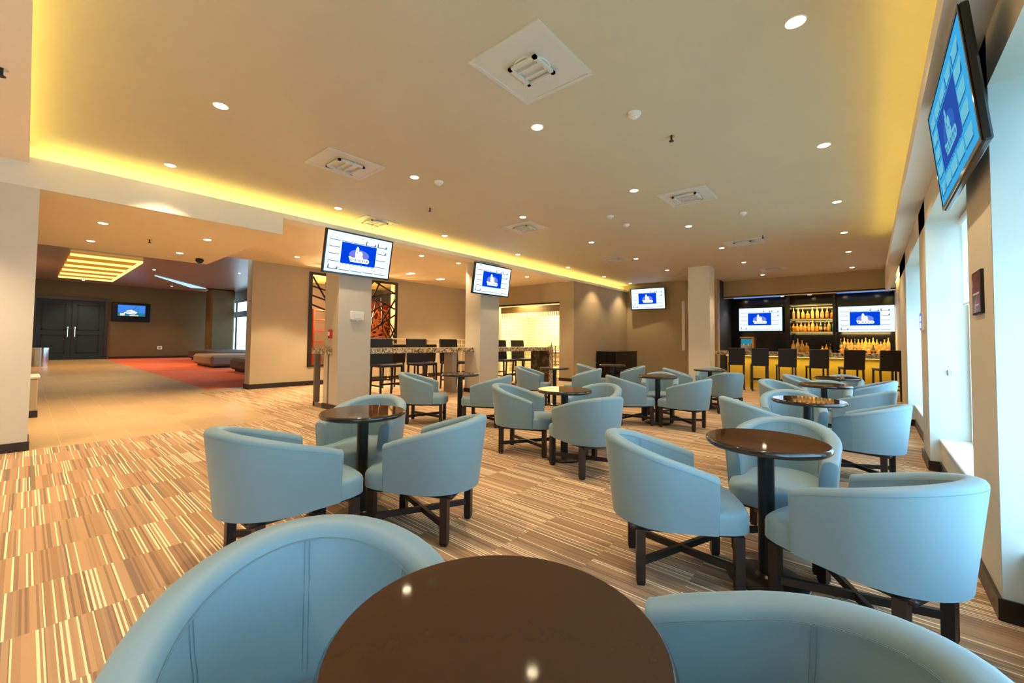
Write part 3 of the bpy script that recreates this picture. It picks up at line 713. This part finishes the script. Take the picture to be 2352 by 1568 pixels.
def tv(loc, yaw_, tilt, w, h, label, cat='television', roll_=0., depth=.06, bracket=.12, grp='televisions showing the same blue menu', mats=('s_bg', 's_blue', 's_white', 's_dark', 's_glow')):
    t = thing('television', label, cat, loc, 0, grp); t.rotation_euler = (R(tilt), R(roll_), R(yaw_)); t.rotation_mode = 'XYZ'
    b = .028
    MB().bbox(-w / 2, w / 2, 0, depth, -h / 2, h / 2, .008).build('housing', 'bezel', t)
    mb = screen_mesh(w - 2 * b, h - 2 * b, 0); mb.xform(Matrix.Translation((0, -.0012, .003))); mb.build('screen', list(mats), t)
    MB().box(-w / 2 + .004, w / 2 - .004, -.004, 0, -h / 2 + .004, -h / 2 + b - .004).box(-w / 2 + .004, w / 2 - .004, -.004, 0, h / 2 - b + .008, h / 2 - .004).box(-w / 2 + .004, -w / 2 + b - .004, -.004, 0, -h / 2 + b - .004, h / 2 - b + .008).box(w / 2 - b + .004, w / 2 - .004, -.004, 0, -h / 2 + b - .004, h / 2 - b + .008).build('bezel_frame', 'black', t)
    if bracket: MB().box(-.12, .12, depth, depth + bracket, -.12, .12).box(-.16, -.12, depth, depth + .02, -.2, .2).box(.12, .16, depth, depth + .02, -.2, .2).build('wall_bracket', 'blackmatte', t)
    return t
tv((-6.99, 3.89, 2.78), 90, 11, 1.30, .75, 'wall television on the nearest column, just under the cove beam', bracket=.10)
tv((-6.99, 7.40, 2.745), 90, 8, 1.28, .74, 'wall television on the middle column above the high counter', bracket=.10)
tv((-6.20, 14.9, 2.88), 6, 9, 1.26, .80, 'television high on the back wall in the far left corner', bracket=.18)
tv((-2.93, 16.85, 2.125), 0, 0, 1.38, .86, 'left television above the back bar counter', bracket=.1)
tv((-.09, 16.85, 2.07), 0, 0, 1.38, .85, 'right television above the back bar counter, over the bottle row', bracket=.1)
o = tv((.335, 3.13, 2.42), -90, 5.5, 1.20, .62, 'large tilted television high on the window wall at the right edge', bracket=.08, depth=.032, mats=('d_bg', 'd_blue', 'd_white', 'd_dark', 'd_glow'))
# lobby television
t = thing('television', 'small lobby television showing a building, in a thick black frame', 'television', (-32.865, 4.0, 2.70))
t.rotation_euler = (0, 0, R(90))
MB().bbox(-.85, .85, 0, .12, -.55, .55, .03).build('housing', 'bezel', t)
mb = MB(); q = lambda x0, x1, z0, z1, mi, d: mb.add([(x0, -d, z0), (x1, -d, z0), (x1, -d, z1), (x0, -d, z1)], [(0, 1, 2, 3)], mi)
q(-.6, .6, -.22, .42, 0, .004); q(-.6, .6, -.22, -.02, 2, .006)
mb.add([(-.35, -.008, -.05), (.1, -.008, -.12), (.25, -.008, .0), (.0, -.008, .16), (-.2, -.008, .1)], [(0, 1, 2, 3, 4)], 1)
mb.add([(0., -.009, .1), (.05, -.009, .1), (.28, -.009, .4), (.2, -.009, .38)], [(0, 1, 2, 3)], 2); q(.30, .33, -.1, .38, 2, .009)
q(-.3, .1, .02, .05, 2, .010); q(-.28, .15, -.06, -.03, 2, .010); q(-.5, -.3, -.2, -.06, 3, .010); q(-.1, .3, -.21, -.15, 3, .010)
mb.build('screen', ['s_sky', 's_white', 's_teal', 's_cream'], t)

# ------------------------------------------------------------------ bar
t = thing('bar_counter', 'bar counter with speckled granite top and glowing yellow front', 'counter', (-3.3, 13.6, 0))
MB().box(.05, 3.75, .12, .2, 0, .93).build('front_panel', 'yellow', t)
MB().bbox(-.25, 3.82, -.18, .7, .93, 1.05, .006).build('worktop', 'granite', t)
MB().box(.05, 3.75, -.04, -.02, .915, .929).build('light_strip', 'led_bar', t)
lo = add_light(t, 'AREA', 8, (1, .72, .22), (1.9, -.06, .90), (R(-12), 0, 0), shape='RECTANGLE', size=3.7, size_y=.03)
# back bar cabinet
t = thing('back_bar_cabinet', 'dark back bar cabinet with lit shelves between the two televisions', 'cabinet', (-3.8, 16.35, 0))
MB().bbox(0, 4.30, 0, .65, 0, .95, .01).build('base_cabinet', 'blackmatte', t)
MB().box(1.72, 1.80, .1, .65, .95, 2.84).build('upright', 'black', t); MB().box(2.93, 2.99, .1, .65, .95, 2.84).build('upright', 'black', t)
for z in (1.66, 2.08): MB().box(1.80, 2.93, .22, .65, z, z + .03).build('shelf_board', 'cap', t)
MB().box(1.80, 2.93, .22, .6, 2.55, 2.58).build('shelf_board', 'cap', t)
for z, e in ((2.535, 4.5), (2.07, 3.5), (1.645, 1.5)):
    MB().box(1.82, 2.91, .24, .26, z - .008, z).build('light_strip', 'led_bar', t)
    add_light(t, 'AREA', e, (1, .70, .28), (2.39, .22, z - .02), (R(25), 0, 0), shape='RECTANGLE', size=1.1, size_y=.03)
MB().box(3.05, 4.30, -.02, .4, 1.08, 1.11).build('bottle_step', 'cap', t)
add_light(t, 'AREA', 6, (1, .68, .24), (3.7, -.25, 1.66), (R(30), 0, 0), shape='RECTANGLE', size=1.2, size_y=.04)
def bottle(style):
    t = thing('bottle', '', 'bottle'); h, r, gm, lb = style
    MB().lathe([(r * .9, 0), (r, .01), (r, h * .55), (r * .85, h * .64), (r * .36, h * .74), (r * .30, h * .93), (r * .30, h * .95)], 14).build('bottle_body', gm, t)
    MB().lathe([(r * .36, h * .93), (r * .38, h * .99), (r * .3, h)], 10).build('cap', 'cap', t)
    if lb: MB().lathe([(r * 1.02, h * .16), (r * 1.02, h * .46)], 14).build('paper_label', 'label', t)
    return t
styles = {'tall': (.38, .045, 'gold', 1), 'amber': (.33, .05, 'amber', 1), 'squat': (.26, .058, 'amber', 0), 'dark': (.34, .042, 'dark_glass', 1), 'green': (.36, .045, 'green_glass', 0)}
protos = {}
def put_bottle(kind, x, y, z, label, grp):
    if kind in protos: o = copy_tree(protos[kind])
    else: o = bottle(styles[kind]); protos[kind] = o
    o.location = (x, y, z); o['label'] = label; o['group'] = grp
desc = {'tall': 'tall golden bottle', 'amber': 'amber bottle with a paper label', 'squat': 'squat amber decanter', 'dark': 'dark glass bottle', 'green': 'green glass bottle'}
for i, k in enumerate(['tall', 'tall', 'amber', 'squat', 'tall', 'tall', 'amber', 'amber', 'squat']):
    put_bottle(k, -1.93 + i * .129, 16.75, 2.11, desc[k] + ' on the upper lit shelf between the bar televisions', 'bottles on the upper bar shelf')
for i, k in enumerate(['squat', 'squat', 'amber', 'squat', 'amber', 'tall', 'squat', 'dark', 'dark', 'amber', 'green']):
    put_bottle(k, -1.94 + i * .106, 16.75 + (.0 if i % 2 else .05), 1.69, desc[k] + ' on the lower lit shelf between the bar televisions', 'bottles on the lower bar shelf')
for i, k in enumerate(['dark', 'tall', 'amber', 'amber', 'dark', 'amber', 'amber', 'tall', 'amber', 'tall', 'amber', 'squat', 'amber', 'tall']):
    put_bottle(k, -.69 + i * .085, 16.60, 1.11, desc[k] + ' in the back row under the right bar television', 'bottles on the step under the right bar television')
for i, k in enumerate(['squat', 'dark', 'squat', 'squat', 'squat', 'tall', 'squat', 'dark', 'squat', 'amber', 'squat']):
    put_bottle(k, -.66 + i * .105, 16.38 + (i % 2) * .02, .95 + .0, desc[k] + ' in the front row under the right bar television', 'front bottles under the right bar television')
for i, k in enumerate(['amber', 'tall', 'amber', 'squat']):
    put_bottle(k, -1.62 + i * .1, 13.95, 1.05, desc[k] + ' standing on the bar counter between the middle stools', 'bottles on the bar counter')
for i, k in enumerate(['squat', 'amber', 'dark']):
    put_bottle(k, -1.15 + i * .1, 16.6, .95, desc[k] + ' on the back counter below the lit shelves', 'bottles below the lit shelves')
# drinks dispenser
t = thing('drink_dispenser', 'chrome and orange drinks dispenser on the bar behind the leftmost stools', 'dispenser', (-2.75, 14.05, 1.05))
MB().bbox(-.2, .16, -.14, .14, 0, .05, .01).build('base', 'chrome', t)
MB().bbox(-.19, .10, -.12, .12, .05, .20, .01).build('drip_tray', 'chrome', t)
MB().bbox(-.18, .10, -.11, .11, .20, .36, .012).build('tank', 's_teal', t)
MB().box(.11, .16, -.13, .13, .05, .40).box(-.2, .16, -.13, .13, .38, .42).build('side_panel', 'amber', t)
for x in (-.1, .02): MB().lathe([(.012, 0), (.012, .06)], 8, (x, -.14, .16)).build('tap', 'chrome', t)
t = thing('tray', 'folded pale towel tray on the back bar counter', 'tray', (-1.0, 14.0, 1.05)); MB().bbox(-.14, .14, -.08, .08, 0, .05, .015).build('towel', 'white', t)
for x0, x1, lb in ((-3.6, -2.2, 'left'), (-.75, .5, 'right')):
    t = thing('tv_reflection', 'painted blue reflection of the %s bar television in the bar ceiling' % lb, 'ceiling light', ((x0 + x1) / 2, 16.12, 2.86)); h_ = (x1 - x0) / 2
    MB().bbox(-h_, h_, -.05, .05, -.03, 0, .006).build('reflection_strip', 'tv_reflection_blue', t)  # glowing strip stands in for the television's reflection in the glossy ceiling
# bar ceiling spots
for i, (x, lb) in enumerate(zip((-3.55, -2.9, -2.2, -1.45, -.6, .2), ('leftmost', 'second from left', 'third from left', 'fourth from left', 'fifth from left', 'rightmost'))):
    put_down(x, 16.33, 2.86, 'small spotlight in the black bar ceiling, ' + lb, 'spotlights in the black bar ceiling', 4.)

# ------------------------------------------------------------------ corner cabinet
t = thing('corner_cabinet', 'glossy black cabinet in the far left corner', 'cabinet', (-6.39, 12.77, 0))
MB().bbox(-.735, 0, 0, 1.62, .06, .93, .008).build('body', 'black', t)
MB().bbox(-.74, .02, -.02, 1.64, .93, .955, .006).build('cabinet_top', 'black', t)
for x0, x1 in ((-.73, -.37), (-.36, -.01)):
    d = MB().box(x0, x1, -.012, 0, .08, .91).build('door', 'black', t); MB().box((x0 + x1) / 2 - .05, (x0 + x1) / 2 + .05, -.024, -.012, .50, .512).build('handle', 'chrome', d)
MB().box(-.72, -.02, .02, 1.60, 0, .06).build('plinth', 'blackmatte', t)

# ------------------------------------------------------------------ buffet room
t = thing('bread_rack', 'black wire rack inside the buffet room opening', 'rack', (-8.3, 12.2, 0))
for x in (-.28, .28):
    for y in (-.2, .2): MB().box(x - .012, x + .012, y - .012, y + .012, 0, 1.12).build('rack_post', 'blackmatte', t)
for z in (.45, .72, .95):
    mb = MB().box(-.28, .28, -.2, .2, z, z + .012)
    for k in range(8): mb.box(-.28 + k * .08 - .004, -.28 + k * .08 + .004, -.205, -.195, z, z + .14)
    mb.box(-.28, .28, -.206, -.194, z + .13, z + .145).build('rack_shelf', 'blackmatte', t)
t = thing('buffet_counter', 'cream buffet counter seen through the tiled opening', 'counter', (-10.2, 13.4, 0))
MB().bbox(-1.1, 1.6, 0, .6, 0, .85, .01).build('body', 'mosaic', t); MB().bbox(-1.15, 1.65, -.05, .65, .85, .9, .01).build('worktop', 'white', t)
t = thing('fringe_curtain', 'row of hanging pale fringe under the pelmet in the buffet room', 'curtain', (-11.5, 12.35, 2.20))
mb = MB()
for k in range(40): mb.box(k * .093, k * .093 + .05, 0, .01, 0, .16)
o = mb.build('fringe', 'rail', t); o['kind'] = 'stuff'
put_bottle('dark', -9.6, 13.6, .9, 'single dark bottle on the buffet counter', 'bottle on the buffet counter')
t = thing('added_ceiling_lamp', 'unseen warm rectangular lamp added to light the buffet room', 'lamp', (-9.7, 13.2, 3.2)); MB().box(-.5, .5, -.2, .2, -.04, 0).build('added_diffuser', 'lamp', t)  # unseen lamp added to brighten the mosaic walls
add_light(t, 'AREA', 110, (1, .78, .42), (0, 0, -.06), size=1.2)
add_light(t, 'AREA', 45, (1, .78, .42), (-.1, -.95, -.50), size=1.0)  # further added fill without a fixture, nearer the opening

# ------------------------------------------------------------------ wall items
t = thing('thermostat_box', 'white rectangular box on the nearest column under its television', 'wall box', (-7.15, 3.94, 1.70))
MB().bbox(0, .05, -.13, .13, -.08, .08, .01).build('cover', 'white', t); MB().bbox(.05, .058, -.07, .07, -.045, .045, .004).build('front_plate', 'white', t)
MB().box(.0, .04, -.015, .025, -.1, -.08).build('latch', 'white', t)
t = thing('fire_alarm', 'small red fire alarm on the side of the nearest column', 'fire alarm', (-7.40, 3.6, 1.36))
MB().bbox(-.05, .05, -.045, 0, -.08, .08, .008).build('case', 'red', t); MB().bbox(-.03, .03, -.052, -.045, -.03, .04, .003).build('call_plate', 'white', t)
t = thing('poster', 'narrow dark red framed poster on the nearest window pier', 'poster', (XW, 3.315, 1.555))
MB().box(-.012, 0, -.12, .12, -.115, .115).build('frame', 'blackmatte', t); MB().box(-.014, -.012, -.11, .11, -.105, .105).build('print', 'poster', t)
MB().box(-.0150, -.014, -.09, .08, -.01, .0).box(-.0150, -.014, -.08, .02, -.07, -.062).build('print_lines', 'white', t)
t = thing('wall_notice', 'small pale blue glowing notice on the second window pier', 'notice', (XW, 6.5, 1.54))
MB().box(-.015, 0, -.14, .14, -.10, .10).build('frame', 'white', t); MB().box(-.017, -.015, -.12, .12, -.085, .085).build('panel', 's_glow', t)
MB().box(-.018, -.017, -.05, .05, -.075, -.02).box(-.018, -.017, -.05, .05, .0, .055).build('panel_text', 's_white', t)
t = thing('lever_handle', 'small grey window stay on the second pier reveal', 'handle', (.60, 6.05, 1.0)); MB().bbox(-.012, .012, -.03, 0, -.03, .03, .004).build('knob', 'chrome', t)

# ------------------------------------------------------------------ ceiling items
def vent(x0, x1, y0, y1, label, style):
    cx, cy = (x0 + x1) / 2, (y0 + y1) / 2; w, d = (x1 - x0) / 2, (y1 - y0) / 2
    t = thing('ceiling_vent', label, 'ceiling vent', (cx, cy, ZC), 0, 'square air vents in the raised ceiling')
    MB().box(-w, w, -d, -d + .035, -.010, 0).box(-w, w, d - .035, d, -.010, 0).box(-w, -w + .035, -d + .035, d - .035, -.010, 0).box(w - .035, w, -d + .035, d - .035, -.010, 0).build('vent_frame', 'vent', t)
    MB().box(-w + .035, w - .035, -d + .035, d - .035, -.003, 0).build('face_plate', 'vent', t)
    s = .135 if style else .17
    o = MB().box(-s, s, -s, -s + .03, -.04, -.02).box(-s, s, s - .03, s, -.04, -.02).box(-s, -s + .03, -s, s, -.04, -.02).box(s - .03, s, -s, s, -.04, -.02).build('diffuser_ring', 'vent', t)
    MB().box(-s + .01, s - .01, -.055, -.035, -.035, -.003).box(-s + .01, s - .01, .035, .055, -.035, -.003).build('diffuser_slat', 'vent', t)
    MB().lathe([(.145, -.014), (.15, -.003)], 24).build('duct_neck', 'vent', t)
vent(-2.36, -1.67, 2.18, 2.93, 'nearest square air vent, largest in view above the centre', 1)
vent(-5.26, -4.63, 2.16, 2.90, 'square air vent left of centre in the raised ceiling', 0)
vent(-7.20, -6.66, 3.81, 4.48, 'square air vent half hidden behind the cove edge above the first television', 0)
vent(-5.34, -4.65, 5.85, 6.50, 'square air vent above the middle television', 0)
vent(-2.36, -1.70, 6.0, 6.68, 'square air vent right of the two smoke detectors', 0)
vent(-2.40, -1.66, 9.75, 10.3, 'square air vent near the sprinkler towards the bar', 0)
vent(-5.40, -4.78, 9.8, 10.35, 'small looking square air vent in front of the far left corner', 0)
vent(-2.42, -1.77, 13.85, 14.4, 'farthest square air vent above the bar stools', 0)
for (x, y), lb in zip([(-1.67, 3.70), (-3.38, 6.52), (-3.39, 7.17), (-4.47, 3.63), (-1.57, 7.71)], ['nearest one, right of the large vent', 'left one of the close pair', 'right one of the close pair', 'beside a left downlight', 'small one near the windows side']):
    t = thing('smoke_detector', 'white round smoke detector in the ceiling, ' + lb, 'smoke detector', (x, y, ZC), 0, 'smoke detectors in the raised ceiling')
    MB().lathe([(.062, 0), (.062, -.014), (.052, -.030), (.03, -.036), (.001, -.038)][::-1], 24).build('detector_base', 'white', t)
    MB().lathe([(.022, -.052), (.024, -.037)], 16).build('sensor', 'white', t)
for (x, y, z), lb in zip([(-1.56, 4.37, ZC), (-5.49, 4.28, ZC), (-1.61, 9.62, ZC), (-9.3, 1.32, ZB), (-4.75, -.18, 3.2)], ['right of the near smoke detector', 'left side of the raised ceiling', 'near the far vent', 'between the four walkway downlights', 'in the dropped ceiling at the left edge']):
    t = thing('sprinkler', 'small dark ceiling sprinkler, ' + lb, 'sprinkler', (x, y, z), 0, 'ceiling sprinklers')
    MB().lathe([(.035, -.004), (.035, 0)], 16).build('escutcheon', 'chrome', t)
    MB().lathe([(.010, -.05), (.010, -.004)], 10).lathe([(.024, -.056), (.024, -.05)], 12).build('sprinkler_head', 'blackmatte', t)
t = thing('dome_camera', 'black dome security camera under the walkway bulkhead', 'camera', (-10.7, 2.33, ZB))
MB().lathe([(.06, 0), (.075, -.02), (.07, -.05), (.05, -.08), (.02, -.098), (.001, -.1)][::-1], 24).build('dome', 'black', t)

# ------------------------------------------------------------------ lobby
t = bpy.data.objects.new('door_1', None); C.objects.link(t); t.location = (-32.98, .30, 0); tag(t, 'left leaf of the dark blue double door', None, None, 'structure')
t2 = bpy.data.objects.new('door_2', None); C.objects.link(t2); t2.location = (-32.98, 1.60, 0); tag(t2, 'right leaf of the dark blue double door', None, None, 'structure')
for d, hy in ((t, 1.15), (t2, .12)):
    MB().box(0, .06, 0, 1.28, 0, 3.25).build('door_leaf', 'dooor', d)
    for z0, z1 in ((.35, 1.35), (1.6, 3.0)):
        MB().box(.06, .075, .2, 1.08, z0, z0 + .05).box(.06, .075, .2, 1.08, z1 - .05, z1).box(.06, .075, .2, .25, z0, z1).box(.06, .075, 1.03, 1.08, z0, z1).build('door_panel', 'doorline', d)
    MB().tube([(.06, hy, 1.7), (.14, hy, 1.65), (.14, hy, 1.25), (.06, hy, 1.2)], .03, 8).lathe([(.05, 0), (.05, .1)], 12, (.08, hy, 1.68)).build('door_handle', 'chrome', d)
struct('trim_11', B(-33, -32.88, .14, .30, 0, 3.4).box(-33, -32.88, 2.88, 3.02, 0, 3.4).box(-33, -32.88, .30, 2.88, 3.25, 3.4), 'base', 'dark door frame of the lobby double door')
t = thing('wall_socket', 'white wall socket on the lobby wall right of the television', 'socket', (-33, 5.35, .62)); MB().bbox(0, .03, -.12, .12, -.1, .1, .008).build('cover_plate', 'white', t); MB().box(.03, .034, -.05, .05, -.03, .03).build('socket_face', 'blackmatte', t)
def ottoman(x0, x1, y0, y1, h, mat, label):
    t = thing('ottoman', label, 'ottoman', ((x0 + x1) / 2, (y0 + y1) / 2, 0), 0, 'long ottomans on the red carpet'); w, d = (x1 - x0) / 2, (y1 - y0) / 2
    MB().bbox(-w, w, -d, d, .08, h, .09).build('cushion', mat, t); MB().box(-w + .15, w - .15, -d + .15, d - .15, 0, .08).build('plinth', 'blackmatte', t)
ottoman(-30.0, -24.0, 6.15, 8.5, .58, 'ottoman_dark', 'dark ottoman farthest back by the lobby windows')
ottoman(-23.7, -20.8, 5.05, 8.5, .53, 'ottoman', 'light taupe ottoman in the middle of the red carpet')
ottoman(-18.6, -15.5, 5.1, 8.5, .51, 'ottoman_dark', 'dark ottoman nearest the partition wall')
t = thing('waste_bin', 'cylindrical steel waste bin beside the walkway wall', 'bin', (-26.2, .42, 0))
MB().lathe([(.24, 0), (.24, .70)], 28).build('bin_body', 'chrome', t); MB().lathe([(.24, .70), (.25, .71), (.25, .78), (.2, .79), (.001, .79)], 28).build('bin_lid', 'chrome', t)
t = thing('wall_ledge', 'low grey ledge along the walkway wall', 'ledge', (-9.9, .05, 0)); MB().bbox(-.6, .02, -.07, .10, .10, .60, .01).build('ledge_body', 'wall_light', t); MB().box(-.6, .03, -.07, .11, 0, .1).build('plinth', 'base', t); MB().bbox(-.62, .03, -.07, .12, .60, .64, .008).build('ledge_top', 'white', t)
# glowing ceiling panel
t = thing('light_panel', 'glowing orange ceiling panel of parallel light bars in the lobby', 'ceiling light', (-25.7, 1.9, ZH))
MB().box(-4.4, 4.3, -.97, .97, -.04, 0).build('panel_tray', 'panel_fill', t)
for k in range(6): MB().box(-4.3 + k * 1.7 - .05, -4.3 + k * 1.7 + .06, -.97, .95, -.12, -.04).build('light_bar', 'panel_line', t)
MB().box(-4.4, 4.3, .90, .97, -.12, -.04).build('light_edge', 'panel_line', t)
add_light(t, 'AREA', 120, (1, .55, .2), (0, 0, -.2), size=4., )
t = thing('daylight_reflection', 'cool white slanting painted reflection of daylight in the lobby ceiling', 'ceiling light', (-27.0, 6.0, ZH)); MB().add([(x, y, z) for z in (-.01, -.03) for x, y in ((1.0, -2.05), (-3.4, 1.0), (-3.66, .34), (.8, -2.05))], [(0, 1, 2, 3), (7, 6, 5, 4), (0, 4, 5, 1), (1, 5, 6, 2), (2, 6, 7, 3), (3, 7, 4, 0)]).build('daylight_streak', 'daylight_sheen', t)  # glowing streak stands in for window daylight reflected in the satin ceiling

# ------------------------------------------------------------------ view
scn.view_settings.view_transform = 'Standard'; scn.view_settings.look = 'None'; scn.view_settings.gamma = 1
scn.view_settings.use_curve_mapping = False; scn.view_settings.exposure = 0.95
